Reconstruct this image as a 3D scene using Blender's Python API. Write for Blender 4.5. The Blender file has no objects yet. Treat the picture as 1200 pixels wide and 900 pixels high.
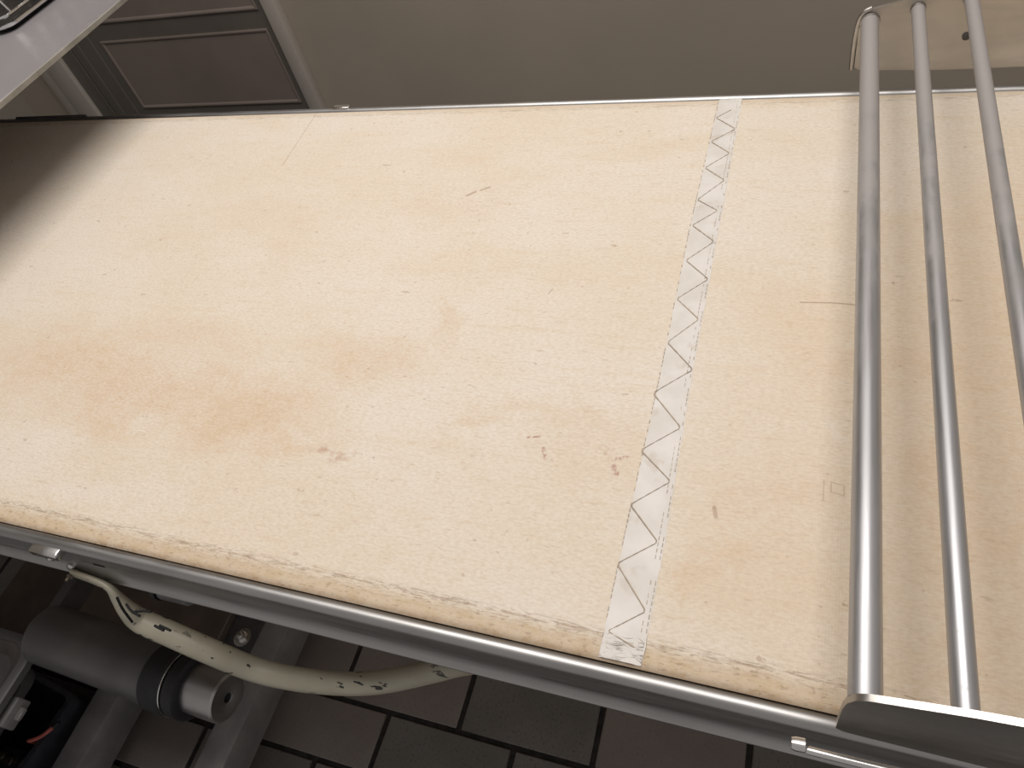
import bpy, bmesh, math, random
from mathutils import Vector, Matrix

random.seed(7)
scene = bpy.context.scene
COL = scene.collection

# ------------------------------------------------------------------ camera
cam_data = bpy.data.cameras.new('camera')
cam = bpy.data.objects.new('camera', cam_data)
COL.objects.link(cam)
RIGHT = Vector((0.93793513, 0.27868157, -0.20643226))
DOWN = Vector((0.09860546, -0.78495221, -0.61165921))
FWD = Vector((-0.33249761, 0.55334132, -0.76371377))
cam.matrix_world = Matrix(((RIGHT.x, -DOWN.x, -FWD.x, 0.06627),
                           (RIGHT.y, -DOWN.y, -FWD.y, -0.130),
                           (RIGHT.z, -DOWN.z, -FWD.z, 1.3513),
                           (0, 0, 0, 1)))
cam_data.sensor_width = 36.0
cam_data.lens = 843 / 1200 * 36.0
cam_data.clip_start = 0.02
scene.camera = cam

# ------------------------------------------------------------------ world, lamps, exposure
world = bpy.data.worlds.new('room_air')
scene.world = world
world.use_nodes = True
world.node_tree.nodes['Background'].inputs[0].default_value = (1.0, 0.96, 0.94, 1)
world.node_tree.nodes['Background'].inputs[1].default_value = 0.30


def lamp(name, loc, sx, sy, power, colour, aim):
    d = bpy.data.lights.new(name, 'AREA')
    d.shape = 'RECTANGLE'
    d.size, d.size_y, d.energy, d.color = sx, sy, power, colour
    o = bpy.data.objects.new(name, d)
    COL.objects.link(o)
    o.location = loc
    o.rotation_euler = (Vector(aim) - Vector(loc)).to_track_quat('-Z', 'Y').to_euler()
    return o


lamp('ceiling_lamp', (-0.32, 0.50, 2.6), 1.5, 0.9, 24, (1.0, 0.955, 0.91), (-0.32, 0.50, 0))

scene.view_settings.view_transform = 'Standard'
scene.view_settings.look = 'None'
scene.view_settings.gamma = 1
scene.view_settings.use_curve_mapping = False
scene.view_settings.exposure = 0.21


# ------------------------------------------------------------------ material helpers
class NT:
    def __init__(self, name):
        self.m = bpy.data.materials.new(name)
        self.m.use_nodes = True
        self.t = self.m.node_tree
        self.b = self.t.nodes['Principled BSDF']
        self._obj = None

    def n(self, kind, **kw):
        nd = self.t.nodes.new(kind)
        for k, v in kw.items():
            setattr(nd, k, v)
        return nd

    def link(self, a, b):
        self.t.links.new(a, b)

    def put(self, sock, v):
        if hasattr(v, 'is_output') or isinstance(v, bpy.types.NodeSocket):
            self.link(v, sock)
        else:
            sock.default_value = v

    def math(self, op, a, b=None, c=None, clamp=False):
        nd = self.n('ShaderNodeMath', operation=op, use_clamp=clamp)
        self.put(nd.inputs[0], a)
        if b is not None:
            self.put(nd.inputs[1], b)
        if c is not None:
            self.put(nd.inputs[2], c)
        return nd.outputs[0]

    def coord(self):
        if self._obj is None:
            self._obj = self.n('ShaderNodeTexCoord').outputs['Object']
        return self._obj

    def scaled(self, s, off=(0, 0, 0), vec=None):
        mp = self.n('ShaderNodeMapping')
        mp.inputs['Scale'].default_value = s
        mp.inputs['Location'].default_value = off
        self.link(vec or self.coord(), mp.inputs['Vector'])
        return mp.outputs[0]

    def noise(self, s=(1, 1, 1), scale=5.0, detail=4.0, rough=0.55, off=(0, 0, 0), vec=None, out=0):
        nd = self.n('ShaderNodeTexNoise')
        nd.inputs['Scale'].default_value = scale
        nd.inputs['Detail'].default_value = detail
        nd.inputs['Roughness'].default_value = rough
        self.link(self.scaled(s, off, vec), nd.inputs['Vector'])
        return nd.outputs[out]

    def ramp(self, v, lo, hi, a=0.0, b=1.0, smooth=True):
        nd = self.n('ShaderNodeMapRange', interpolation_type='SMOOTHSTEP' if smooth else 'LINEAR')
        self.put(nd.inputs['Value'], v)
        nd.inputs['From Min'].default_value = lo
        nd.inputs['From Max'].default_value = hi
        nd.inputs['To Min'].default_value = a
        nd.inputs['To Max'].default_value = b
        return nd.outputs[0]

    def mix(self, f, a, b):
        nd = self.n('ShaderNodeMix', data_type='RGBA')
        self.put(nd.inputs[0], f)
        for i, v in ((6, a), (7, b)):
            if isinstance(v, tuple):
                nd.inputs[i].default_value = v if len(v) == 4 else (*v, 1)
            else:
                self.link(v, nd.inputs[i])
        return nd.outputs[2]

    def bump(self, h, strength=0.3, dist=0.001, normal=None):
        nd = self.n('ShaderNodeBump')
        nd.inputs['Strength'].default_value = strength
        nd.inputs['Distance'].default_value = dist
        self.link(h, nd.inputs['Height'])
        if normal is not None:
            self.link(normal, nd.inputs['Normal'])
        return nd.outputs[0]

    def fin(self, col=None, rough=None, metal=None, normal=None, spec=None):
        i = self.b.inputs
        for key, v in (('Base Color', col), ('Roughness', rough), ('Metallic', metal), ('Normal', normal),
                       ('Specular IOR Level', spec)):
            if v is None:
                continue
            if isinstance(v, tuple):
                v = (*v, 1) if len(v) == 3 else v
            self.put(i[key], v)
        return self.m


def simple(name, col, rough=0.5, metal=0.0, var=0.12, scale=40, bump=0.0):
    t = NT(name)
    nz = t.noise(scale=scale)
    dark = tuple(c * (1 - var * 1.6) for c in col)
    lite = tuple(min(1, c * (1 + var * 1.2)) for c in col)
    c = t.mix(t.ramp(nz, 0.3, 0.7), dark, lite)
    r = t.ramp(t.noise(scale=scale * 0.6, off=(3, 1, 2)), 0.3, 0.7, max(0.03, rough - 0.07), min(1, rough + 0.07))
    nrm = t.bump(t.noise(scale=scale * 4), bump, 0.0005) if bump else None
    return t.fin(c, r, metal, nrm)


# ---- worn cream belt fabric
def belt_material(name, splice=False):
    t = NT(name)
    xyz = t.n('ShaderNodeSeparateXYZ')
    t.link(t.coord(), xyz.inputs[0])
    X, Y = xyz.outputs[0], xyz.outputs[1]
    # wobble for stain outlines
    wob = t.n('ShaderNodeVectorMath', operation='SUBTRACT')
    t.link(t.noise(scale=16, detail=6, rough=0.65, out=1), wob.inputs[0])
    wob.inputs[1].default_value = (0.5, 0.5, 0.5)
    wsc = t.n('ShaderNodeVectorMath', operation='SCALE')
    t.link(wob.outputs[0], wsc.inputs[0])
    wsc.inputs['Scale'].default_value = 0.11
    wadd = t.n('ShaderNodeVectorMath', operation='ADD')
    t.link(t.coord(), wadd.inputs[0])
    t.link(wsc.outputs[0], wadd.inputs[1])
    wx = t.n('ShaderNodeSeparateXYZ')
    t.link(wadd.outputs[0], wx.inputs[0])
    fib = t.noise(s=(1, 2.2, 1), scale=260, detail=3)

    def blob(cx, cy, rx, ry, k, inner=0.15):
        a = t.math('DIVIDE', t.math('SUBTRACT', wx.outputs[0], cx), rx)
        b = t.math('DIVIDE', t.math('SUBTRACT', wx.outputs[1], cy), ry)
        d = t.math('SQRT', t.math('ADD', t.math('MULTIPLY', a, a), t.math('MULTIPLY', b, b)))
        return t.ramp(d, inner, 1.0, k, 0.0)

    def union(lst):
        r = lst[0]
        for b in lst[1:]:
            r = t.math('MAXIMUM', r, b)
        return r

    def seg(x1, y1, x2, y2, w, k):
        dx, dy = x2 - x1, y2 - y1
        L2 = dx * dx + dy * dy
        px = t.math('SUBTRACT', X, x1)
        py = t.math('SUBTRACT', Y, y1)
        h = t.math('DIVIDE', t.math('ADD', t.math('MULTIPLY', px, dx), t.math('MULTIPLY', py, dy)), L2, clamp=True)
        ex = t.math('SUBTRACT', px, t.math('MULTIPLY', h, dx))
        ey = t.math('SUBTRACT', py, t.math('MULTIPLY', h, dy))
        d = t.math('SQRT', t.math('ADD', t.math('MULTIPLY', ex, ex), t.math('MULTIPLY', ey, ey)))
        return t.ramp(d, w * 0.3, w, k, 0.0)

    cream = (0.735, 0.640, 0.515)
    pale = (0.760, 0.690, 0.595)
    tan = (0.700, 0.560, 0.400)
    orange = (0.640, 0.450, 0.275)
    brown = (0.300, 0.180, 0.100)
    c = t.mix(t.ramp(t.noise(s=(0.8, 1.3, 1), scale=6, detail=5), 0.35, 0.65), cream, pale)
    c = t.mix(t.ramp(t.noise(s=(0.6, 1.5, 1), scale=9, detail=5, off=(4, 2, 0)), 0.5, 0.78, 0, 0.55), c, tan)
    # streaks running along the belt
    c = t.mix(t.ramp(t.noise(s=(1.2, 14, 1), scale=9, detail=4, off=(1, 7, 0)), 0.52, 0.8, 0, 0.45), c, tan)
    if not splice:
        st = union([blob(-0.50, 0.145, 0.19, 0.075, 0.62), blob(-0.37, 0.135, 0.13, 0.07, 0.66),
                    blob(-0.285, 0.20, 0.085, 0.06, 0.45), blob(-0.60, 0.17, 0.16, 0.07, 0.55),
                    blob(-0.48, 0.205, 0.15, 0.05, 0.36), blob(-0.30, 0.112, 0.05, 0.03, 0.5),
                    blob(-0.212, 0.262, 0.03, 0.035, 0.42), blob(-0.09, 0.175, 0.12, 0.022, 0.36),
                    blob(-0.05, 0.15, 0.09, 0.06, 0.26), blob(-0.155, 0.155, 0.02, 0.02, 0.4),
                    blob(0.035, 0.058, 0.022, 0.022, 0.5), blob(0.055, 0.075, 0.03, 0.02, 0.3),
                    blob(0.15, 0.25, 0.09, 0.03, 0.3), blob(0.07, 0.12, 0.05, 0.03, 0.25),
                    blob(0.19, 0.14, 0.06, 0.08, 0.3), blob(0.17, 0.04, 0.06, 0.05, 0.3),
                    blob(-0.26, 0.42, 0.10, 0.05, 0.25), blob(-0.48, 0.40, 0.12, 0.06, 0.2)])
        c = t.mix(union([blob(0.26, 0.20, 0.20, 0.42, 0.62, 0.35), blob(0.11, 0.14, 0.13, 0.30, 0.35)]), c, (0.715, 0.545, 0.365))
        c = t.mix(t.math('MULTIPLY', st, t.ramp(fib, 0.25, 0.6, 0.55, 1.0)), c, orange)
        # scraped pale patches
        pp = union([blob(-0.458, 0.108, 0.024, 0.016, 0.42, 0.5), blob(-0.29, 0.118, 0.03, 0.012, 0.45),
                    blob(-0.33, 0.305, 0.16, 0.05, 0.4), blob(-0.45, 0.045, 0.16, 0.025, 0.5),
                    blob(0.115, 0.185, 0.018, 0.012, 0.5)])
        c = t.mix(pp, c, (0.77, 0.71, 0.63))
        rust = union([blob(-0.262, 0.101, 0.022, 0.010, 0.65), blob(-0.03, 0.139, 0.008, 0.007, 0.6)])
        c = t.mix(t.math('MULTIPLY', rust, t.ramp(t.noise(scale=120), 0.4, 0.6)), c, (0.42, 0.20, 0.12))
        red = union([seg(-0.103, 0.148, -0.094, 0.150, 0.0013, 0.8), seg(-0.088, 0.140, -0.084, 0.132, 0.0022, 0.75),
                     seg(-0.034, 0.1385, -0.024, 0.1425, 0.0022, 0.6), seg(-0.0325, 0.133, -0.029, 0.127, 0.003, 0.65)])
        c = t.mix(t.math('MULTIPLY', red, t.ramp(t.noise(scale=400), 0.38, 0.55)), c, (0.30, 0.07, 0.05))
        scr = union([seg(0.085, 0.308, 0.108, 0.3095, 0.0011, 0.75), seg(0.108, 0.3095, 0.129, 0.3085, 0.0011, 0.75),
                     seg(-0.524, 0.599, -0.517, 0.488, 0.0012, 0.35),
                     seg(-0.252, 0.437, -0.245, 0.443, 0.0025, 0.6), seg(-0.239, 0.446, -0.231, 0.451, 0.0022, 0.6),
                     seg(-0.126, 0.301, -0.124, 0.307, 0.0012, 0.5), seg(0.041, 0.112, 0.043, 0.105, 0.002, 0.6),
                     seg(0.1085, 0.1445, 0.1085, 0.129, 0.0007, 0.42), seg(0.113, 0.144, 0.121, 0.1425, 0.0007, 0.42),
                     seg(0.121, 0.1425, 0.121, 0.135, 0.0007, 0.42), seg(0.121, 0.135, 0.113, 0.1365, 0.0007, 0.42),
                     seg(0.113, 0.1365, 0.113, 0.144, 0.0007, 0.42), seg(0.137, 0.125, 0.1415, 0.121, 0.0007, 0.42)])
        c = t.mix(scr, c, brown)
        # dirt along the two selvedges: dark dashes along a woven-in edge line
        dash = t.ramp(t.noise(s=(16, 160, 1), scale=6, detail=5, rough=0.7), 0.47, 0.62)
        for yc, k in ((0.0125, 0.8), (0.0065, 0.45), (0.5935, 0.5)):
            d = t.math('ABSOLUTE', t.math('SUBTRACT', Y, yc))
            m = t.math('MULTIPLY', t.ramp(d, 0.0005, 0.0055, k, 0.0), dash)
            c = t.mix(m, c, (0.22, 0.15, 0.10))
            ln = t.math('MULTIPLY', t.ramp(d, 0.0003, 0.0012, k * 0.8, 0.0),
                        t.ramp(t.noise(s=(5, 1, 1), scale=10, off=(2, 0, 0)), 0.42, 0.62))
            c = t.mix(ln, c, (0.33, 0.22, 0.14))
        c = t.mix(t.ramp(Y, 0.0140, 0.004, 0, 0.8), c, (0.56, 0.42, 0.26))
        c = t.mix(t.ramp(Y, 0.003, -0.003, 0, 0.75), c, (0.36, 0.25, 0.15))
        c = t.mix(t.math('MULTIPLY', t.ramp(Y, 0.019, 0.012, 0, 0.6), t.ramp(t.noise(s=(1, 3, 1), scale=190, detail=3, off=(6, 1, 0)), 0.56, 0.66)), c, (0.27, 0.18, 0.12))
        c = t.mix(t.ramp(Y, 0.594, 0.599, 0, 0.5), c, (0.62, 0.47, 0.31))
    # specks and flecks
    for s, sc, lo, hi, k, off in (((1, 2.5, 1), 42, 0.70, 0.76, 0.5, (0, 0, 0)), ((1, 3.0, 1), 95, 0.70, 0.76, 0.42, (5, 5, 0)),
                                  ((1, 1.4, 1), 210, 0.69, 0.78, 0.3, (9, 2, 0))):
        m = t.ramp(t.noise(s=s, scale=sc, detail=3, off=off), lo, hi, 0, k)
        gate = t.ramp(t.noise(scale=7, detail=3, off=off), 0.38, 0.55)
        c = t.mix(t.math('MULTIPLY', m, gate), c, (0.36, 0.22, 0.13))
    # scattered flecks of dried dough and scuffs
    for sc, rad, keep, k, off in ((26, 0.060, 0.62, 0.6, (0.3, 0.1, 0)), (48, 0.075, 0.66, 0.5, (0.7, 0.4, 0)), (90, 0.10, 0.72, 0.4, (0.2, 0.9, 0))):
        vo = t.n('ShaderNodeTexVoronoi')
        vo.inputs['Scale'].default_value = sc
        t.link(t.scaled((1, 1.7, 0), off), vo.inputs['Vector'])
        vs = t.n('ShaderNodeSeparateColor')
        t.link(vo.outputs['Color'], vs.inputs[0])
        ragged = t.math('ADD', vo.outputs['Distance'], t.ramp(t.noise(scale=330, detail=3), 0.3, 0.7, -0.07, 0.06))
        sp = t.math('MULTIPLY', t.ramp(ragged, rad * 0.5, rad * 1.2, k, 0.0), t.ramp(vs.outputs[0], keep, keep + 0.2))
        c = t.mix(sp, c, (0.33, 0.20, 0.12))
    m = t.ramp(t.noise(s=(1, 6, 1), scale=60, detail=5, rough=0.7, off=(3, 3, 3)), 0.52, 0.70, 0, 0.30)
    c = t.mix(m, c, (0.50, 0.34, 0.21))
    m = t.ramp(t.noise(s=(1, 1.6, 1), scale=85, detail=5, rough=0.75, off=(8, 3, 3)), 0.40, 0.62, 0.22, 0)
    c = t.mix(m, c, (0.80, 0.74, 0.66))
    c = t.mix(t.ramp(fib, 0.35, 0.7, 0.0, 0.34), c, (0.55, 0.42, 0.30))
    # woven ridges across the belt
    wv = t.n('ShaderNodeTexWave', wave_type='BANDS', bands_direction='X')
    wv.inputs['Scale'].default_value = 180
    wv.inputs['Distortion'].default_value = 1.2
    wv.inputs['Detail'].default_value = 2
    t.link(t.coord(), wv.inputs['Vector'])
    nr = t.bump(wv.outputs[1], 0.10, 0.0006)
    nr = t.bump(fib, 0.16, 0.0008, nr)
    nr = t.bump(t.noise(s=(1, 3, 1), scale=28, detail=4), 0.10, 0.003, nr)
    return t.fin(c, 0.78, 0.0, nr, 0.3)


def steel(name, col=(0.62, 0.61, 0.60), rough=0.3, brush=(1, 1, 1), dusty=False, smear=0.15):
    t = NT(name)
    n1 = t.noise(s=brush, scale=30, detail=5)
    n2 = t.noise(scale=9, detail=5, off=(2, 5, 1))
    c = t.mix(t.ramp(n2, 0.4, 0.7, 0, 0.5), col, tuple(x * (1 - smear) for x in col))
    r = t.ramp(n1, 0.3, 0.7, rough - 0.06, rough + 0.08)
    metal = 1.0
    if dusty:      # flour film, thick towards the far end, rubbed off near the front
        xyz = t.n('ShaderNodeSeparateXYZ')
        t.link(t.coord(), xyz.inputs[0])
        n3 = t.noise(s=(1, 0.6, 1), scale=38, detail=6, rough=0.7, off=(7, 0, 0))
        d = t.math('ADD', t.math('MULTIPLY', xyz.outputs[1], 2.4), t.math('MULTIPLY', n3, 1.3))
        f = t.ramp(d, 1.05, 1.75, 0.10, 0.8)
        f = t.math('MAXIMUM', f, t.ramp(t.noise(scale=150, detail=3), 0.66, 0.72, 0, 0.35))
        c = t.mix(f, c, (0.34, 0.31, 0.29))
        metal = t.math('SUBTRACT', 1.0, f)
        r = t.math('MAXIMUM', r, t.math('MULTIPLY', f, 0.75))
    nr = t.bump(n1, 0.05, 0.0005)
    return t.fin(c, r, metal, nr)


def painted_tube_material():
    t = NT('chipped_cream_paint')
    paint = t.mix(t.ramp(t.noise(scale=14, detail=4), 0.35, 0.65), (0.33, 0.295, 0.215), (0.39, 0.36, 0.28))
    chip = t.ramp(t.noise(s=(0.55, 1.6, 1.6), scale=75, detail=3, rough=0.6), 0.625, 0.645)
    gate = t.ramp(t.noise(scale=11, detail=2, off=(1, 1, 4)), 0.42, 0.56)
    m = t.math('MULTIPLY', chip, gate)
    c = t.mix(m, paint, (0.025, 0.022, 0.02))
    return t.fin(c, 0.45, 0.0, t.bump(m, 0.4, 0.0008))


def tile_material(name, a, b, speck):
    t = NT(name)
    c = t.mix(t.ramp(t.noise(scale=6, detail=5), 0.3, 0.7), a, b)
    s = t.ramp(t.noise(scale=220, detail=2), 0.55, 0.72, 0, 0.7)
    c = t.mix(s, c, speck)
    return t.fin(c, 0.55, 0.0, t.bump(t.noise(scale=160, detail=3), 0.25, 0.0008))


M = {}
M['belt'] = belt_material('worn_belt_fabric')
t_ = NT('splice_tape_fabric')
cc = t_.mix(t_.ramp(t_.noise(scale=30, detail=5), 0.35, 0.65), (0.66, 0.62, 0.57), (0.74, 0.70, 0.66))
cc = t_.mix(t_.ramp(t_.noise(scale=55, detail=5, off=(2, 2, 2)), 0.6, 0.72, 0, 0.4), cc, (0.52, 0.44, 0.36))
sx_ = t_.n('ShaderNodeSeparateXYZ')
t_.link(t_.coord(), sx_.inputs[0])
dirt = t_.math('MULTIPLY', t_.ramp(sx_.outputs[1], 0.018, 0.004, 0, 0.75),
               t_.ramp(t_.noise(s=(1.5, 3, 1), scale=70, detail=6, rough=0.7), 0.48, 0.66))
cc = t_.mix(dirt, cc, (0.20, 0.16, 0.13))
M['tape'] = t_.fin(cc, 0.55, 0.0, t_.bump(t_.noise(scale=110, detail=5), 0.35, 0.001))
M['thread'] = simple('brown_thread', (0.44, 0.36, 0.28), 0.8)
M['thread_pale'] = simple('pale_thread', (0.62, 0.555, 0.475), 0.8)
M['rail'] = steel('brushed_rail_steel', (0.43, 0.42, 0.41), 0.40, (0.4, 6, 6), smear=0.25)
M['bar'] = steel('floury_bar_steel', (0.46, 0.46, 0.475), 0.42, (8, 0.5, 8), dusty=True)
M['plate'] = steel('guard_plate_steel', (0.50, 0.475, 0.445), 0.36, (1, 5, 5), smear=0.3)
M['bolt'] = steel('bright_bolt_steel', (0.72, 0.70, 0.68), 0.25)
M['chrome'] = steel('chrome_wire', (0.85, 0.84, 0.83), 0.12, smear=0.08)
M['drum'] = simple('grey_drum_paint', (0.125, 0.12, 0.117), 0.42, 0.3, 0.1, 12)
M['boss'] = steel('turned_boss_steel', (0.42, 0.41, 0.40), 0.38)
M['rubber'] = simple('black_rubber', (0.012, 0.012, 0.013), 0.6)
M['frame'] = simple('grey_frame_paint', (0.23, 0.222, 0.217), 0.45, 0.2, 0.1, 18)
M['darkframe'] = simple('dark_plate_paint', (0.075, 0.07, 0.07), 0.5, 0.2, 0.15, 18)
M['tube'] = painted_tube_material()
M['board'] = simple('brown_shelf_board', (0.098, 0.072, 0.055), 0.6, 0, 0.2, 9)
M['casing'] = simple('white_casing_paint', (0.55, 0.55, 0.53), 0.4, 0, 0.02, 6)
M['tile_a'] = tile_material('speckled_grey_tile', (0.125, 0.115, 0.10), (0.165, 0.15, 0.135), (0.06, 0.055, 0.05))
M['tile_b'] = tile_material('brown_grey_tile', (0.185, 0.155, 0.14), (0.22, 0.19, 0.17), (0.15, 0.125, 0.11))
M['grout'] = simple('dark_grout', (0.022, 0.019, 0.017), 0.9, 0, 0.3, 60)
M['wall'] = simple('taupe_wall_paint', (0.375, 0.322, 0.262), 0.55, 0, 0.03, 3)
M['wall_side'] = simple('beige_wall_paint', (0.26, 0.235, 0.20), 0.6, 0, 0.04, 3)
M['trim'] = simple('pale_trim_paint', (0.50, 0.45, 0.40), 0.4, 0, 0.03, 5)
M['door'] = simple('dark_door_paint', (0.145, 0.128, 0.108), 0.42, 0, 0.05, 6)
M['panel'] = simple('door_panel_paint', (0.235, 0.190, 0.165), 0.42, 0, 0.05, 6)
M['shelf'] = simple('glossy_white_sheet', (0.27, 0.255, 0.26), 0.32, 0, 0.04, 6)
M['shelf_edge'] = simple('cream_edge_band', (0.30, 0.28, 0.245), 0.4)
M['tray'] = simple('black_enamel', (0.014, 0.013, 0.013), 0.3)
M['tub'] = simple('grey_plastic', (0.115, 0.11, 0.11), 0.4, 0, 0.06, 8)
M['tub_in'] = simple('brown_grey_lining', (0.10, 0.085, 0.078), 0.5)
M['crate'] = simple('black_plastic', (0.045, 0.045, 0.055), 0.35)
M['cable'] = simple('dull_red_cable', (0.50, 0.13, 0.10), 0.5)
M['socket'] = simple('grey_brass_terminal', (0.16, 0.13, 0.10), 0.4, 0.6)
M['hole'] = simple('black_hole', (0.006, 0.006, 0.006), 0.9)


# ------------------------------------------------------------------ mesh helpers
def finish(name, bm, mat, parent=None, smooth=True, loc=None, mats=None):
    bmesh.ops.recalc_face_normals(bm, faces=bm.faces[:])
    me = bpy.data.meshes.new(name)
    bm.to_mesh(me)
    bm.free()
    for m in (mats or [mat]):
        me.materials.append(m)
    if smooth:
        for p in me.polygons:
            p.use_smooth = True
        try:
            me.set_sharp_from_angle(angle=math.radians(38))
        except Exception:
            pass
    o = bpy.data.objects.new(name, me)
    COL.objects.link(o)
    if parent is not None:
        hang(o, parent)
    return o


def origin_of(o):
    p = Vector(o.location)
    while o.parent:
        o = o.parent
        p += Vector(o.location)
    return p


def hang(o, parent):
    """parent without moving: meshes are modelled in room coordinates"""
    w = Vector(o.location)
    o.parent = parent
    o.location = w - origin_of(parent)


def thing(name, loc, label, cat, group=None):
    o = bpy.data.objects.new(name, None)
    o.empty_display_size = 0.05
    COL.objects.link(o)
    o.location = loc
    o['label'] = label
    o['category'] = cat
    if group:
        o['group'] = group
    return o


def structure(o):
    o['kind'] = 'structure'
    return o


def box(bm, x0, x1, y0, y1, z0, z1, bev=0.0, seg=2):
    vs = [bm.verts.new((x, y, z)) for x in (x0, x1) for y in (y0, y1) for z in (z0, z1)]
    fs = [bm.faces.new([vs[i] for i in f]) for f in
          ((0, 1, 3, 2), (4, 6, 7, 5), (0, 4, 5, 1), (2, 3, 7, 6), (0, 2, 6, 4), (1, 5, 7, 3))]
    if bev:
        es = list({e for f in fs for e in f.edges})
        bmesh.ops.bevel(bm, geom=es, offset=bev, segments=seg, profile=0.5, affect='EDGES')


def prism(bm, pts, axis, a, b):
    """closed 2-D outline extruded from a to b along axis ('x','y','z')"""
    def P(u, v, w):
        return {'x': (w, u, v), 'y': (u, w, v), 'z': (u, v, w)}[axis]
    r0 = [bm.verts.new(P(u, v, a)) for u, v in pts]
    r1 = [bm.verts.new(P(u, v, b)) for u, v in pts]
    n = len(pts)
    for i in range(n):
        bm.faces.new((r0[i], r0[(i + 1) % n], r1[(i + 1) % n], r1[i]))
    bm.faces.new(r0)
    bm.faces.new(r1[::-1])


def catmull(pts, k=8, closed=False):
    P = [Vector(p) for p in pts]
    out = []
    n = len(P)
    for i in range(n if closed else n - 1):
        if closed:
            a, b, c, d = P[i - 1], P[i], P[(i + 1) % n], P[(i + 2) % n]
        else:
            a = P[i - 1] if i else P[0] * 2 - P[1]
            b, c = P[i], P[i + 1]
            d = P[i + 2] if i + 2 < n else P[-1] * 2 - P[-2]
        for j in range(k):
            s = j / k
            out.append(0.5 * ((2 * b) + (c - a) * s + (2 * a - 5 * b + 4 * c - d) * s * s + (3 * b - a - 3 * c + d) * s ** 3))
    if not closed:
        out.append(P[-1])
    return out


def tube(bm, pts, r, seg=12, closed=False, radii=None, flat=None):
    """radii: per-point radius; flat: per-point (scale sideways, scale along up) of the section"""
    P = [Vector(p) for p in pts]
    n = len(P)
    rings = []
    up = None
    for i in range(n):
        if closed:
            d = (P[(i + 1) % n] - P[i - 1]).normalized()
        else:
            d = (P[min(i + 1, n - 1)] - P[max(i - 1, 0)]).normalized()
        if up is None:
            up = Vector((0, 0, 1)) if abs(d.z) < 0.9 else Vector((0, 1, 0))
        up = (up - d * up.dot(d)).normalized()
        side = d.cross(up)
        rr = radii[i] if radii else r
        fa, fb = flat[i] if flat else (1, 1)
        rings.append([bm.verts.new(P[i] + side * (math.cos(2 * math.pi * k / seg) * rr * fa)
                                   + up * (math.sin(2 * math.pi * k / seg) * rr * fb)) for k in range(seg)])
    for i in range(n if closed else n - 1):
        a, b = rings[i], rings[(i + 1) % n]
        for k in range(seg):
            bm.faces.new((a[k], a[(k + 1) % seg], b[(k + 1) % seg], b[k]))
    if not closed:
        bm.faces.new(rings[0][::-1])
        bm.faces.new(rings[-1])


def lathe(bm, prof, p0, axis, seg=32):
    """prof: (distance along axis, radius); revolves about axis through p0"""
    a = Vector(axis).normalized()
    u = a.orthogonal().normalized()
    v = a.cross(u)
    p0 = Vector(p0)
    rings = []
    for s, r in prof:
        if r < 1e-6:
            rings.append([bm.verts.new(p0 + a * s)])
        else:
            rings.append([bm.verts.new(p0 + a * s + (u * math.cos(2 * math.pi * k / seg) + v * math.sin(2 * math.pi * k / seg)) * r)
                          for k in range(seg)])
    for A, B in zip(rings, rings[1:]):
        for k in range(seg):
            k2 = (k + 1) % seg
            if len(A) == 1 and len(B) == 1:
                continue
            if len(A) == 1:
                bm.faces.new((A[0], B[k2], B[k]))
            elif len(B) == 1:
                bm.faces.new((A[k], A[k2], B[0]))
            else:
                bm.faces.new((A[k], A[k2], B[k2], B[k]))
    if len(rings[0]) > 1:
        bm.faces.new(rings[0][::-1])
    if len(rings[-1]) > 1:
        bm.faces.new(rings[-1])


def hexbolt(bm, p, axis, r=0.006, h=0.005, washer=True):
    s = 0.0
    if washer:
        lathe(bm, [(0, r * 1.7), (0.0012, r * 1.7), (0.0014, r * 1.6)], p, axis, 20)
        s = 0.0014
    lathe(bm, [(s, r * 1.05), (s + h * 0.85, r * 1.05), (s + h, r * 0.85)], p, axis, 6)
    lathe(bm, [(s + h, r * 0.5), (s + h + 0.003, r * 0.5), (s + h + 0.0036, r * 0.4)], p, axis, 14)


# ------------------------------------------------------------------ setting
WALL_Y = 1.42
bm = bmesh.new()
box(bm, -2.25, 1.6, -1.2, WALL_Y, -0.06, -0.004)
floor = structure(finish('floor', bm, M['grout'], smooth=False))

tile_meshes = []
for mat in ('tile_a', 'tile_b'):
    bm = bmesh.new()
    box(bm, -0.1185, 0.1185, -0.0493, 0.0493, -0.010, 0.0, 0.0015, 1)
    o = finish('tile', bm, M[mat], floor)
    tile_meshes.append(o)
first = {0: True, 1: True}
rng = random.Random(11)
special = {(0, -0.5185): 1, (0, -0.272): 0}
for row in range(-5, 13):
    yc = 0.122 + row * 0.108 if True else 0
    off = -0.642 if row % 2 == 0 else -0.533
    for k in range(-7, 7):
        xc = off + (k + 0.5) * 0.247
        if xc < -2.12 or xc > 0.95 or yc > WALL_Y - 0.05:
            continue
        kind = 1 if rng.random() < 0.45 else 0
        if row == 0 and k in (0, -1):
            kind = 1
        if row == 0 and k == 1:
            kind = 0
        if row == -1 and k in (-1, -2):
            kind = 1
        if row == -1 and k in (0, 1):
            kind = 0
        if first[kind]:
            o = tile_meshes[kind]
            first[kind] = False
        else:
            o = tile_meshes[kind].copy()
            COL.objects.link(o)
            o.parent = floor
        o.location = (xc, yc, rng.uniform(-0.0006, 0.0004))
        o.rotation_euler = (0, 0, rng.uniform(-0.004, 0.004))

bm = bmesh.new()
box(bm, -2.25, 1.6, WALL_Y, WALL_Y + 0.1, -0.06, 2.7)
structure(finish('wall_back', bm, M['wall'], smooth=False))
bm = bmesh.new()
box(bm, -2.35, -2.25, -1.2, WALL_Y + 0.1, -0.06, 2.7)
structure(finish('wall_left', bm, M['wall_side'], smooth=False))

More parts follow.
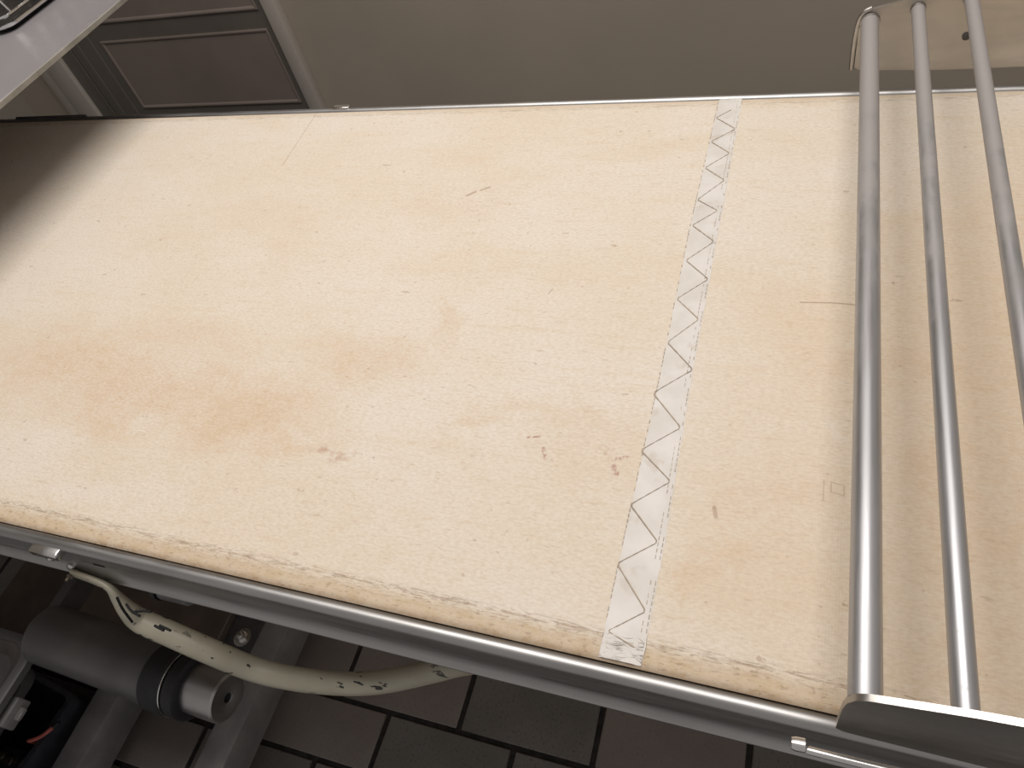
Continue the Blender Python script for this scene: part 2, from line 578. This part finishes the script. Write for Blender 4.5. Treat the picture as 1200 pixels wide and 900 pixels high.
# door in the back wall with recessed panels
bm = bmesh.new()
DX0, DX1 = -1.952, -1.181
box(bm, DX0, DX1, 1.408, WALL_Y, 0.0, 2.02)
door = structure(finish('door_1', bm, M['door'], smooth=False))
zb = 0.190
for k in range(7):
    z0 = 0.184 + 0.2525 * k
    z1 = z0 + 0.205
    bm = bmesh.new()
    # stepped moulding round a sunk field
    X0, X1 = -1.770, -1.206
    prof = [(0.0, 1.4050), (0.003, 1.4040), (0.006, 1.4045), (0.010, 1.4072)]
    rings = []
    for d, y in prof:
        rings.append([bm.verts.new(p) for p in ((X0 + d, y, z0 + d), (X1 - d, y, z0 + d), (X1 - d, y, z1 - d), (X0 + d, y, z1 - d))])
    back = [bm.verts.new(p) for p in ((X0, 1.4085, z0), (X1, 1.4085, z0), (X1, 1.4085, z1), (X0, 1.4085, z1))]
    rings.insert(0, back)
    for A, B in zip(rings, rings[1:]):
        for i in range(4):
            bm.faces.new((A[i], A[(i + 1) % 4], B[(i + 1) % 4], B[i]))
    bm.faces.new(rings[-1])
    finish('door_panel', bm, M['panel'], door, smooth=False)
bm = bmesh.new()
for x0, x1, y0 in ((-1.905, -1.895, 1.404), (-1.885, -1.800, 1.402), (-1.868, -1.850, 1.399)):
    box(bm, x0, x1, y0, 1.4085, 0.0, 2.0, 0.001, 1)
finish('stile_moulding', bm, M['door'], door, smooth=False)
bm = bmesh.new()
box(bm, DX1 + 0.001, -1.142, 1.392, WALL_Y + 0.001, 0.0, 2.06, 0.003, 2)
structure(finish('trim_1', bm, M['trim']))
bm = bmesh.new()
box(bm, -2.075, -2.028, 1.400, WALL_Y + 0.001, 0.0, 2.06, 0.003, 2)
box(bm, -2.030, DX0 - 0.001, 1.394, WALL_Y + 0.001, 0.0, 2.06, 0.003, 2)
structure(finish('trim_2', bm, M['trim']))

# ------------------------------------------------------------------ conveyor table of the sheeter
sheeter = thing('dough_sheeter', (-0.45, 0.3, 0.0),
                'long steel conveyor table of a dough sheeter with a worn cream fabric belt', 'dough sheeter')
BX0, BX1 = -1.42, 0.62

# belt: closed loop round the bed, softly rounded selvedges
bm = bmesh.new()
th = 0.004
zt, zr = 0.900, 0.858
R = (zt - zr) / 2
path = []
for x in [BX1 - (BX1 - BX0) * i / 60 for i in range(61)]:
    path.append((x, zt, 0, 1))
for i in range(1, 12):
    a = math.pi / 2 + math.pi * i / 12
    path.append((BX0 + R * math.cos(a), (zt + zr) / 2 + R * math.sin(a), math.cos(a), math.sin(a)))
for x in [BX0 + (BX1 - BX0) * i / 30 for i in range(31)]:
    path.append((x, zr, 0, -1))
for i in range(1, 12):
    a = -math.pi / 2 + math.pi * i / 12
    path.append((BX1 + R * math.cos(a), (zt + zr) / 2 + R * math.sin(a), math.cos(a), math.sin(a)))
sec = [(-0.0030, -th), (-0.0034, -0.0022), (-0.0022, -0.0008), (0.0, -0.0002), (0.008, 0.0)]
sec += [(0.03 + 0.54 * i / 24, 0.0) for i in range(25)]
sec += [(0.593, 0.0), (0.6015, -0.0004), (0.6035, -0.0014), (0.6040, -0.0028), (0.6035, -th)]
rings = []
for (x, z, nx, nz) in path:
    rings.append([bm.verts.new((x + nx * d, y, z + nz * d)) for y, d in sec])
for i in range(len(rings)):
    a, b = rings[i], rings[(i + 1) % len(rings)]
    for k in range(len(sec)):
        k2 = (k + 1) % len(sec)
        bm.faces.new((a[k], a[k2], b[k2], b[k]))
belt = finish('conveyor_belt', bm, M['belt'], sheeter)

# splice tape with ragged ends
bm = bmesh.new()
rng = random.Random(3)
edgeL = [(0.6025, -0.0122), (0.588, -0.0123), (0.393, -0.0143), (0.220, -0.0130), (0.0855, -0.0140), (0.012, -0.0142), (-0.0012, -0.0146)]
edgeR = [(0.6025, 0.0116), (0.404, 0.0115), (0.223, 0.0112), (0.091, 0.0130), (0.012, 0.0125), (-0.0012, 0.0118)]


def lerp(tab, y):
    for (y0, x0), (y1, x1) in zip(tab, tab[1:]):
        if y0 >= y >= y1:
            return x0 + (x1 - x0) * (y0 - y) / (y0 - y1)
    return tab[-1][1] if y < tab[-1][0] else tab[0][1]


NY, NX = 150, 9
rows = []
for i in range(NY + 1):
    y = 0.6025 - 0.6045 * i / NY
    xl, xr = lerp(edgeL, y) + rng.uniform(-0.0003, 0.0003), lerp(edgeR, y) + rng.uniform(-0.0003, 0.0003)
    wr = 0.0009 if (y < 0.016 or y > 0.592) else 0.00012
    drop = 0.0 if 0.001 < y < 0.6 else -0.0006
    r = []
    for j in range(NX + 1):
        f = j / NX
        h = 0.0007 if 0 < j < NX else 0.00015
        if f > 0.83:
            h *= 0.6
        r.append(bm.verts.new((xl + (xr - xl) * f, y, zt + h + drop + rng.uniform(0, wr))))
    rows.append(r)
for a, b in zip(rows, rows[1:]):
    for j in range(NX):
        bm.faces.new((a[j], a[j + 1], b[j + 1], b[j]))
tape = finish('splice_tape', bm, M['tape'], belt)
tape['label'] = 'whitish tape sewn across the belt splice'

# zigzag stitches on the tape
zz = [(0.0032, 0.5823), (-0.0116, 0.5674), (0.0103, 0.5469), (-0.0117, 0.5255), (0.0088, 0.5061), (-0.0122, 0.4825),
      (0.0086, 0.4634), (-0.0131, 0.4336), (0.0075, 0.4185), (-0.0128, 0.397), (0.0095, 0.376), (-0.0119, 0.3504),
      (0.0102, 0.3284), (-0.0127, 0.3031), (0.0085, 0.2815), (-0.0129, 0.2541), (0.011, 0.2283), (-0.0157, 0.2019),
      (0.0099, 0.1729), (-0.0157, 0.1492), (0.0096, 0.1267), (-0.0148, 0.104), (0.0085, 0.0795), (-0.0152, 0.0595),
      (0.0089, 0.0316), (-0.0121, 0.0143), (0.0102, 0.0064)]
bm = bmesh.new()
pts, rad_ = [], []
for i, ((x0, y0), (x1, y1)) in enumerate(zip(zz, zz[1:])):
    heavy = (i % 2 == 1)
    n = 10
    for k in range(n):
        f = (k + 0.5) / n
        pts.append((x0 + (x1 - x0) * f, y0 + (y1 - y0) * f, zt + 0.0009 + (0.0003 if k % 2 else 0)))
        rad_.append(rng.uniform(0.8, 1.2) * (0.00046 if heavy else 0.00026))
tube(bm, pts, 0.0005, 5, radii=rad_)
finish('zigzag_thread', bm, M['thread'], belt)
# straight rows of stitches
bm = bmesh.new()
for off, ref, step in ((-0.0004, 'L', 0.0042), (-0.0042, 'R', 0.0045), (-0.0012, 'R', 0.0045)):
    y = 0.597
    while y > 0.012:
        tab = edgeL if ref == 'L' else edgeR
        if rng.random() < 0.62:
            y2 = y - step * 0.62
            tube(bm, [(lerp(tab, y) + off, y, zt + 0.0008), (lerp(tab, y2) + off, y2, zt + 0.0008)], rng.uniform(0.00022, 0.00036), 4)
        y -= step
es = finish('edge_stitching', bm, M['thread_pale'], belt)
es['kind'] = 'stuff'
# crumpled folds where the tape is worn at the front edge
bm = bmesh.new()
for k in range(7):
    y = 0.001 + 0.0020 * k
    pts = [(-0.012 + 0.0235 * j / 6, y + 0.001 * math.sin(j * 1.7 + k) + rng.uniform(-0.0006, 0.0006), zt + 0.0007 + rng.uniform(0, 0.0004)) for j in range(7)]
    tube(bm, pts, 0.0004, 5)
finish('frayed_fold', bm, M['tape'], belt)

bm = bmesh.new()
box(bm, BX0 + 0.03, BX1 - 0.02, 0.004, 0.596, zr + 0.006, zt - th - 0.0005)
finish('slider_bed', bm, M['rail'], sheeter, smooth=False)


# side rails: rolled top, flat face, crease, turned-out lip
def rail(name, sign, y0, dz=0.0):
    pts = []
    c = (-0.0088, 0.8942)
    for i in range(13):
        a = math.radians(-12 + 16 * i)
        pts.append((c[0] + 0.0056 * math.cos(a), c[1] + 0.0056 * math.sin(a)))
    pts += [(-0.0141, 0.882), (-0.0146, 0.8695), (-0.0152, 0.8675), (-0.0183, 0.8562), (-0.0196, 0.8552), (-0.0198, 0.8542), (-0.0188, 0.8530)]
    pts += [(-0.0172, 0.8535), (-0.0170, 0.8560), (-0.0136, 0.8675), (-0.0126, 0.882), (-0.0040, 0.886)]
    bm = bmesh.new()
    prism(bm, [(y0 + sign * y, z + dz) for y, z in pts], 'x', BX0 - 0.01, 0.60)
    return finish(name, bm, M['rail'], sheeter)


rf = rail('side_rail', 1, 0.0)
rr = rail('side_rail', -1, 0.6015)
# inner web under the belt that ties rail to bed
bm = bmesh.new()
box(bm, BX0 + 0.02, 0.6, -0.0045, 0.004, 0.866, 0.889)
box(bm, BX0 + 0.02, 0.6, 0.5965, 0.6060, 0.866, 0.889)
finish('bed_web', bm, M['rail'], sheeter, smooth=False)

# fittings on the front rail
bm = bmesh.new()
box(bm, -0.493, -0.462, -0.0215, -0.0130, 0.8885, 0.8965, 0.0014, 2)
clip = finish('stop_block', bm, M['bolt'], sheeter)
clip['label'] = 'small bright steel stop block on the front rail'
bm = bmesh.new()
hexbolt(bm, (-0.478, -0.0172, 0.8885), (0, -0.25, -1), 0.0042, 0.004, False)
finish('nut', bm, M['bolt'], clip)
bm = bmesh.new()
lathe(bm, [(0, 0.0042), (0.0018, 0.0042), (0.003, 0.003), (0.0032, 0.0)], (-0.477, -0.0165, 0.8625), (0, -1, 0.3), 16)
finish('rivet', bm, M['bolt'], sheeter)
bm = bmesh.new()
box(bm, -0.441, -0.429, -0.01465, -0.0140, 0.8765, 0.8790)
finish('slot', bm, M['hole'], sheeter, smooth=False)

bm = bmesh.new()
box(bm, -0.503, -0.479, 0.6085, 0.6165, 0.8960, 0.9020, 0.001, 1)
finish('stop_block', bm, M['bolt'], sheeter)
bm = bmesh.new()
box(bm, -1.090, -0.941, 0.6095, 0.6140, 0.8950, 0.9025, 0.001, 1)
rb = finish('rail_bracket', bm, M['darkframe'], sheeter)
rb['label'] = 'thin dark bracket on the far rail'

# bent tube handle painted cream
tp = [(-0.4747, -0.0205, 0.8578), (-0.4507, -0.0222, 0.8567), (-0.436, -0.0242, 0.8539), (-0.4332, -0.028, 0.8424), (-0.4307, -0.032, 0.8287), (-0.4262, -0.035, 0.8108), (-0.3999, -0.037, 0.8004), (-0.3657, -0.039, 0.7797), (-0.3394, -0.038, 0.7476), (-0.2984, -0.035, 0.7414), (-0.2542, -0.03, 0.7469), (-0.2216, -0.023, 0.7515), (-0.1902, -0.013, 0.7592), (-0.1472, -0.002, 0.7851), (-0.1282, 0.01, 0.7825), (-0.11, 0.02, 0.85)]
rad = [0.0062, 0.0064, 0.0066, 0.0080, 0.009, 0.0102, 0.0106, 0.0107, 0.0106, 0.0104, 0.01, 0.0098, 0.0095, 0.0095, 0.0095, 0.0095]
fl = [(0.45, 1.2), (0.45, 1.2), (0.5, 1.2), (0.65, 1.1), (0.85, 1.05), (1, 1), (1, 1), (1, 1), (1, 1), (1, 1), (1, 1), (1, 1), (1, 1), (1, 1), (1, 1), (1, 1)]
sp = catmull(tp, 6)
srad = [v.x for v in catmull([(r, 0, 0) for r in rad], 6)]
sfl = [(v.x, v.y) for v in catmull([(a, b, 0) for a, b in fl], 6)]
bm = bmesh.new()
tube(bm, sp, 0.012, 18, radii=srad, flat=sfl)
tb = finish('bent_tube', bm, M['tube'], sheeter)
tb['label'] = 'bent cream painted tube with chipped paint under the front rail'
bm = bmesh.new()
for pts in [[(-0.3906, -0.0365, 0.887), (-0.3904, -0.0415, 0.8751), (-0.3924, -0.0455, 0.8567)], [(-0.3839, -0.0385, 0.8816), (-0.3748, -0.0425, 0.8826), (-0.3646, -0.0445, 0.8829)], [(-0.3737, -0.042, 0.8801), (-0.3659, -0.04, 0.881), (-0.3597, -0.039, 0.8801)], [(-0.3587, -0.046, 0.8703), (-0.3494, -0.0475, 0.8688)], [(-0.3545, -0.045, 0.8701), (-0.3423, -0.0465, 0.8704)]]:
    tube(bm, catmull(pts, 4), 0.0010, 6)
split = finish('weld_split', bm, M['hole'], tb)
split['kind'] = 'stuff'
bm = bmesh.new()
hexbolt(bm, (-0.4755, -0.0235, 0.8595), (0, -1, 0.25), 0.0030, 0.002, False)
finish('fixing_screw', bm, M['socket'], tb)

# stub of a shaft under the rail
bm = bmesh.new()
lathe(bm, [(0, 0.011), (0.03, 0.011), (0.032, 0.010)], (-0.432, 0.000, 0.800), (1, 0, 0), 20)
box(bm, -0.425, -0.418, -0.002, 0.006, 0.806, 0.868)
stub = finish('shaft_stub', bm, M['frame'], sheeter)
bm = bmesh.new()
lathe(bm, [(0, 0.0125), (0.005, 0.0125)], (-0.439, 0.000, 0.800), (1, 0, 0), 20)
finish('washer', bm, M['rubber'], stub)

# low base frame: two cross bars, posts, cross beam, lower shelf
for (x0, x1, y0, y1) in ((-0.785, -0.730, -0.26, 0.70), (-1.058, -1.004, -0.30, 0.70)):
    bm = bmesh.new()
    box(bm, x0, x1, y0, y1, 0.050, 0.130, 0.004, 2)
    fb = finish('foot_bar', bm, M['frame'], sheeter)
    for y in (y0 + 0.05, y1 - 0.05):
        bm = bmesh.new()
        xc = (x0 + x1) / 2
        lathe(bm, [(0, 0.024), (0.006, 0.024), (0.012, 0.010), (0.051, 0.008)], (xc, y, 0.0), (0, 0, 1), 18)
        finish('levelling_foot', bm, M['rubber'], fb)
    bm = bmesh.new()
    box(bm, x0 + 0.004, x1 - 0.004, 0.30, 0.35, 0.129, 0.866, 0.003, 2)
    finish('post', bm, M['frame'], sheeter)
bm = bmesh.new()
box(bm, -1.40, -0.848, -0.018, 0.68, 0.1295, 0.148, 0.002, 1)
sh = finish('lower_shelf', bm, M['board'], sheeter)
sh['label'] = 'brown board lying low under the belt'
bm = bmesh.new()
box(bm, -0.8475, -0.780, 0.055, 0.165, 0.118, 0.131, 0.0015, 1)
cp = finish('fixing_plate', bm, M['darkframe'], sheeter)
bm = bmesh.new()
hexbolt(bm, (-0.812, 0.104, 0.131), (0, 0, 1), 0.0105, 0.009)
finish('hex_bolt', bm, M['bolt'], cp)

# roller with black end bands hanging below the belt
ax = Vector((-1.0, 0.0370, 0.0)).normalized()
p0 = Vector((-0.560, -0.0345, 0.450))
bm = bmesh.new()
lathe(bm, [(0.112, 0.038), (0.113, 0.0425), (0.336, 0.0425), (0.338, 0.040)], p0, ax, 48)
drum = finish('roller_drum', bm, M['drum'], sheeter)
drum['label'] = 'dark grey roller hanging under the belt'
bm = bmesh.new()
lathe(bm, [(0.076, 0.036), (0.0765, 0.0440), (0.079, 0.0460), (0.111, 0.0460), (0.1125, 0.044)], p0, ax, 48)
finish('rubber_band', bm, M['rubber'], drum)
bm = bmesh.new()
lathe(bm, [(0.0735, 0.036), (0.0737, 0.0452), (0.0755, 0.0452), (0.0757, 0.036)], p0, ax, 48)
finish('steel_ring', bm, M['bolt'], drum)
bm = bmesh.new()
lathe(bm, [(0.052, 0.034), (0.0525, 0.0415), (0.055, 0.0445), (0.071, 0.0445), (0.0733, 0.041)], p0, ax, 48)
finish('rubber_band', bm, M['rubber'], drum)
bm = bmesh.new()
lathe(bm, [(0.014, 0.0), (0.014, 0.0068), (0.0006, 0.0068), (0.0, 0.0078), (0.0, 0.0300), (0.003, 0.0328), (0.0524, 0.0328)], p0, ax, 40)
finish('end_boss', bm, M['boss'], drum)
bm = bmesh.new()
lathe(bm, [(0.004, 0.0), (0.004, 0.0067), (0.0141, 0.0067)], p0, ax, 20)
finish('bore', bm, M['hole'], drum)
bm = bmesh.new()
box(bm, -0.908, -0.890, -0.040, 0.305, 0.432, 0.470)
box(bm, -1.045, -0.890, 0.285, 0.305, 0.432, 0.470)
finish('roller_bracket', bm, M['darkframe'], sheeter)

# unseen roller head right of the guard, added for shade, reflection and guard mount
bm = bmesh.new()
box(bm, 0.43, 1.05, -0.07, 0.67, 0.93, 1.36, 0.02, 3)
finish('unseen_head_casing', bm, M['casing'], sheeter)
for y0, y1 in ((-0.066, -0.024), (0.624, 0.666)):
    bm = bmesh.new()
    box(bm, 0.46, 1.02, y0, y1, 0.0, 0.935, 0.006, 2)
    finish('unseen_head_stand', bm, M['casing'], sheeter)

# ------------------------------------------------------------------ bar guard over the belt
guard = thing('bar_guard', (0.16, 0.3, 0.905), 'floury steel finger guard of parallel bars standing over the right end of the belt', 'guard')
for i, (x, z, r) in enumerate(((0.1245, 0.9655, 0.0078), (0.1640, 0.9745, 0.0058), (0.2060, 0.9800, 0.0058))):
    bm = bmesh.new()
    pts = [(x, -0.0128 + 0.6340 * k / 24, z) for k in range(25)]
    tube(bm, pts, r, 24)
    finish('guard_bar', bm, M['bar'], guard)
    bm = bmesh.new()
    lathe(bm, [(0, r * 1.16), (0.0016, r * 1.10)], (x, 0.6206, z), (0, -1, 0), 24)
    finish('weld_ring', bm, M['plate'], guard)


def plate_outline():
    top = [(0.1175, 0.920), (0.1160, 0.955), (0.1166, 0.966), (0.1195, 0.9735), (0.1250, 0.9772), (0.145, 0.9820), (0.165, 0.9865),
           (0.206, 0.9920), (0.255, 0.9950), (0.4295, 0.9960)]
    return top + [(0.4295, 0.9130), (0.30, 0.9130), (0.20, 0.9130), (0.1300, 0.9160), (0.1215, 0.9170)]


bm = bmesh.new()
prism(bm, plate_outline(), 'y', -0.0162, -0.0128)
fp = finish('end_plate', bm, M['plate'], guard)
bm = bmesh.new()
prism(bm, plate_outline(), 'y', 0.6212, 0.6246)
rp = finish('end_plate', bm, M['plate'], guard)
bm = bmesh.new()
tube(bm, catmull([(0.1150, 0.6225, 0.917), (0.1140, 0.6225, 0.945), (0.1148, 0.6225, 0.964), (0.1180, 0.6225, 0.9738), (0.1250, 0.6225, 0.9780)], 6), 0.0024, 10)
finish('folded_edge', bm, M['plate'], rp)
bm = bmesh.new()
lathe(bm, [(0, 0.0036), (0.0012, 0.0036), (0.002, 0.0028)], (0.2100, 0.6212, 0.9460), (0, -1, 0), 14)
finish('screw', bm, M['darkframe'], rp)
bm = bmesh.new()
tube(bm, [(0.104, -0.0300, 0.9190), (0.130, -0.0300, 0.9190), (0.160, -0.0300, 0.9205), (0.4300, -0.0300, 0.9205)], 0.0022, 12)
rod = finish('hinge_rod', bm, M['bolt'], guard)
bm = bmesh.new()
lathe(bm, [(0, 0.0030), (0.002, 0.0036), (0.0065, 0.0036), (0.0085, 0.0)], (0.0962, -0.0300, 0.9255), (1, 0.05, 0), 16)
finish('rod_cap', bm, M['bolt'], rod)
bm = bmesh.new()
box(bm, 0.260, 0.268, -0.0315, -0.0160, 0.918, 0.926, 0.001, 1)
finish('rod_lug', bm, M['plate'], guard)

# ------------------------------------------------------------------ white worktop over the left end of the belt, with tray and rack
bench = thing('worktop', (-1.5, 0.6, 0.0), 'glossy white worktop reaching over the left end of the belt', 'worktop')
bm = bmesh.new()
box(bm, -2.20, -0.808, 0.12, 0.94, 1.029, 1.035, 0.001, 1)
finish('top_sheet', bm, M['shelf'], bench)
bm = bmesh.new()
box(bm, -0.8079, -0.8055, 0.12, 0.94, 1.0288, 1.0352, 0.0006, 1)
finish('edge_band', bm, M['shelf_edge'], bench)
for x in (-1.62, -2.12):
    for y in (0.2, 0.86):
        bm = bmesh.new()
        box(bm, x - 0.02, x + 0.02, y - 0.02, y + 0.02, 0.0, 1.030, 0.003, 1)
        finish('leg', bm, M['frame'], bench)

tray = thing('black_tray', (-1.1, 0.8, 1.035), 'black tray with a shiny chrome rim on the white worktop', 'tray')


def rrect(x0, x1, y0, y1, r, z, n=6):
    out = []
    for cx, cy, a0 in ((x1 - r, y1 - r, 0), (x0 + r, y1 - r, 90), (x0 + r, y0 + r, 180), (x1 - r, y0 + r, 270)):
        for i in range(n + 1):
            a = math.radians(a0 + 90 * i / n)
            out.append((cx + r * math.cos(a), cy + r * math.sin(a), z))
    return out


def loft(bm, loops, cap0=True, cap1=False):
    rs = [[bm.verts.new(p) for p in L] for L in loops]
    for A, B in zip(rs, rs[1:]):
        n = len(A)
        for i in range(n):
            bm.faces.new((A[i], A[(i + 1) % n], B[(i + 1) % n], B[i]))
    if cap0:
        bm.faces.new(rs[0][::-1])
    if cap1:
        bm.faces.new(rs[-1])


TX0, TX1, TY0, TY1 = -1.29, -0.946, 0.597, 0.91
TZ = 1.035 - 1.060
bm = bmesh.new()
loft(bm, [rrect(TX0 + .006, TX1 - .006, TY0 + .006, TY1 - .006, 0.016, 1.0352), rrect(TX0, TX1, TY0, TY1, 0.020, 1.0420),
          rrect(TX0 + .003, TX1 - .003, TY0 + .003, TY1 - .003, 0.018, 1.0420), rrect(TX0 + .009, TX1 - .009, TY0 + .009, TY1 - .009, 0.013, 1.0365)],
     True, True)
finish('tray_body', bm, M['tray'], tray)
bm = bmesh.new()
tube(bm, rrect(TX0, TX1, TY0, TY1, 0.020, 1.0430, 8), 0.0022, 8, True)
finish('chrome_rim', bm, M['chrome'], tray)

rack = thing('wire_rack', (-1.1, 0.8, 1.038), 'small chrome wire rack lying in the black tray', 'rack')
RX0, RX1, RY0, RY1 = -1.26, -0.988, 0.627, 0.88
for z in (1.0415, 1.0630):
    bm = bmesh.new()
    d = 0.0 if z < 1.05 else 0.012
    tube(bm, rrect(RX0 + d, RX1 - d, RY0 + d, RY1 - d, 0.018, z, 8), 0.0022, 8, True)
    finish('frame_wire', bm, M['chrome'], rack)
for k in range(7):
    y = RY0 + 0.022 + k * 0.034
    bm = bmesh.new()
    pts = [(RX1 - 0.001, y, 1.0425), (RX1 - 0.010, y, 1.0630), (RX1 - 0.030, y + .003, 1.0830), (RX1 - 0.048, y + .004, 1.0790), (RX1 - 0.050, y + .004, 1.0610),
           (RX1 - 0.055, y + .002, 1.0430), (RX1 - 0.120, y, 1.0420), (RX0, y, 1.0425)]
    tube(bm, catmull(pts, 5), 0.0015, 8)
    finish('loop_wire', bm, M['chrome'], rack)

# ------------------------------------------------------------------ things stored low at the left
tub = thing('plastic_tub', (-1.25, -0.12, 0.15), 'grey plastic tub with rounded rim standing low under the belt beside the dark roller', 'tub')
UX0, UX1, UY0, UY1 = -1.50, -0.916, -0.375, -0.031
bm = bmesh.new()
loft(bm, [rrect(UX0 + .04, UX1 - .265, UY0 + .02, UY1 - .02, 0.03, 0.1508), rrect(UX0 + .03, UX1 - .250, UY0 + .012, UY1 - .014, 0.036, 0.3750),
          rrect(UX0 + .008, UX1 - .014, UY0 + .008, UY1 - .008, 0.038, 0.4160),
          rrect(UX0, UX1, UY0, UY1, 0.040, 0.4270), rrect(UX0, UX1, UY0, UY1, 0.040, 0.4380), rrect(UX0 + .003, UX1 - .003, UY0 + .003, UY1 - .003, 0.038, 0.4400),
          rrect(UX0 + .014, UX1 - .014, UY0 + .014, UY1 - .014, 0.030, 0.4400)], True, False)
finish('tub_wall', bm, M['tub'], tub)
bm = bmesh.new()
loft(bm, [rrect(UX0 + .0145, UX1 - .0145, UY0 + .0145, UY1 - .0145, 0.030, 0.4395), rrect(UX0 + .05, UX1 - .05, UY0 + .03, UY1 - .03, 0.026, 0.4120),
          rrect(UX0 + .06, UX1 - .275, UY0 + .04, UY1 - .04, 0.026, 0.160)], False, True)
finish('tub_lining', bm, M['tub_in'], tub)
bm = bmesh.new()
box(bm, UX1 - 0.030, UX1 + 0.004, -0.150, -0.108, 0.3920, 0.4180, 0.003, 2)
box(bm, UX1 - 0.010, UX1 + 0.012, -0.136, -0.118, 0.3980, 0.4060, 0.002, 1)
finish('clip_handle', bm, M['frame'], tub)

crate = thing('black_crate', (-1.25, -0.17, 0.0), 'black plastic crate on the floor below the grey tub', 'crate')
bm = bmesh.new()
rot = Matrix.Rotation(math.radians(-7), 3, 'Z')
pv = Vector((-1.078, -0.070, 0))
loops = [[tuple(pv + rot @ (Vector(p) - pv)) for p in L] for L in (
    rrect(-1.435, -1.090, -0.300, -0.080, 0.012, 0.0005), rrect(-1.44, -1.078, -0.310, -0.070, 0.014, 0.150),
    rrect(-1.430, -1.088, -0.300, -0.080, 0.010, 0.150), rrect(-1.425, -1.100, -0.290, -0.090, 0.008, 0.010))]
loft(bm, loops, True, True)
finish('crate_body', bm, M['crate'], crate)
cable = thing('red_cable', (-1.11, -0.16, 0.011), 'short dull red cable hanging over the rim of the black crate', 'cable')
bm = bmesh.new()
tube(bm, catmull([(-1.074, -0.128, 0.1590), (-1.090, -0.147, 0.1560), (-1.106, -0.158, 0.1555), (-1.119, -0.160, 0.145), (-1.126, -0.158, 0.100), (-1.126, -0.155, 0.0145)], 6), 0.0035, 8)
finish('cable_sheath', bm, M['cable'], cable)
bm = bmesh.new()
lathe(bm, [(0, 0.004), (0.012, 0.004), (0.013, 0.003)], (-1.0745, -0.1286, 0.159), (0.64, 0.76, 0.05), 12)
finish('cable_end', bm, M['rubber'], cable)
plug = thing('terminal_block', (-1.18, -0.23, 0.0105), 'dull brass terminal block lying in the black crate', 'terminal block')
bm = bmesh.new()
box(bm, -1.235, -1.135, -0.225, -0.178, 0.0105, 0.075, 0.003, 1)
finish('block_body', bm, M['crate'], plug)
for k in range(4):
    bm = bmesh.new()
    lathe(bm, [(0, 0.008), (0.008, 0.008), (0.010, 0.006), (0.018, 0.006), (0.019, 0.0)], (-1.222 + k * 0.024, -0.198 - 0.004 * (k % 2), 0.0748), (0, 0, 1), 14)
    finish('terminal', bm, M['socket'], plug)
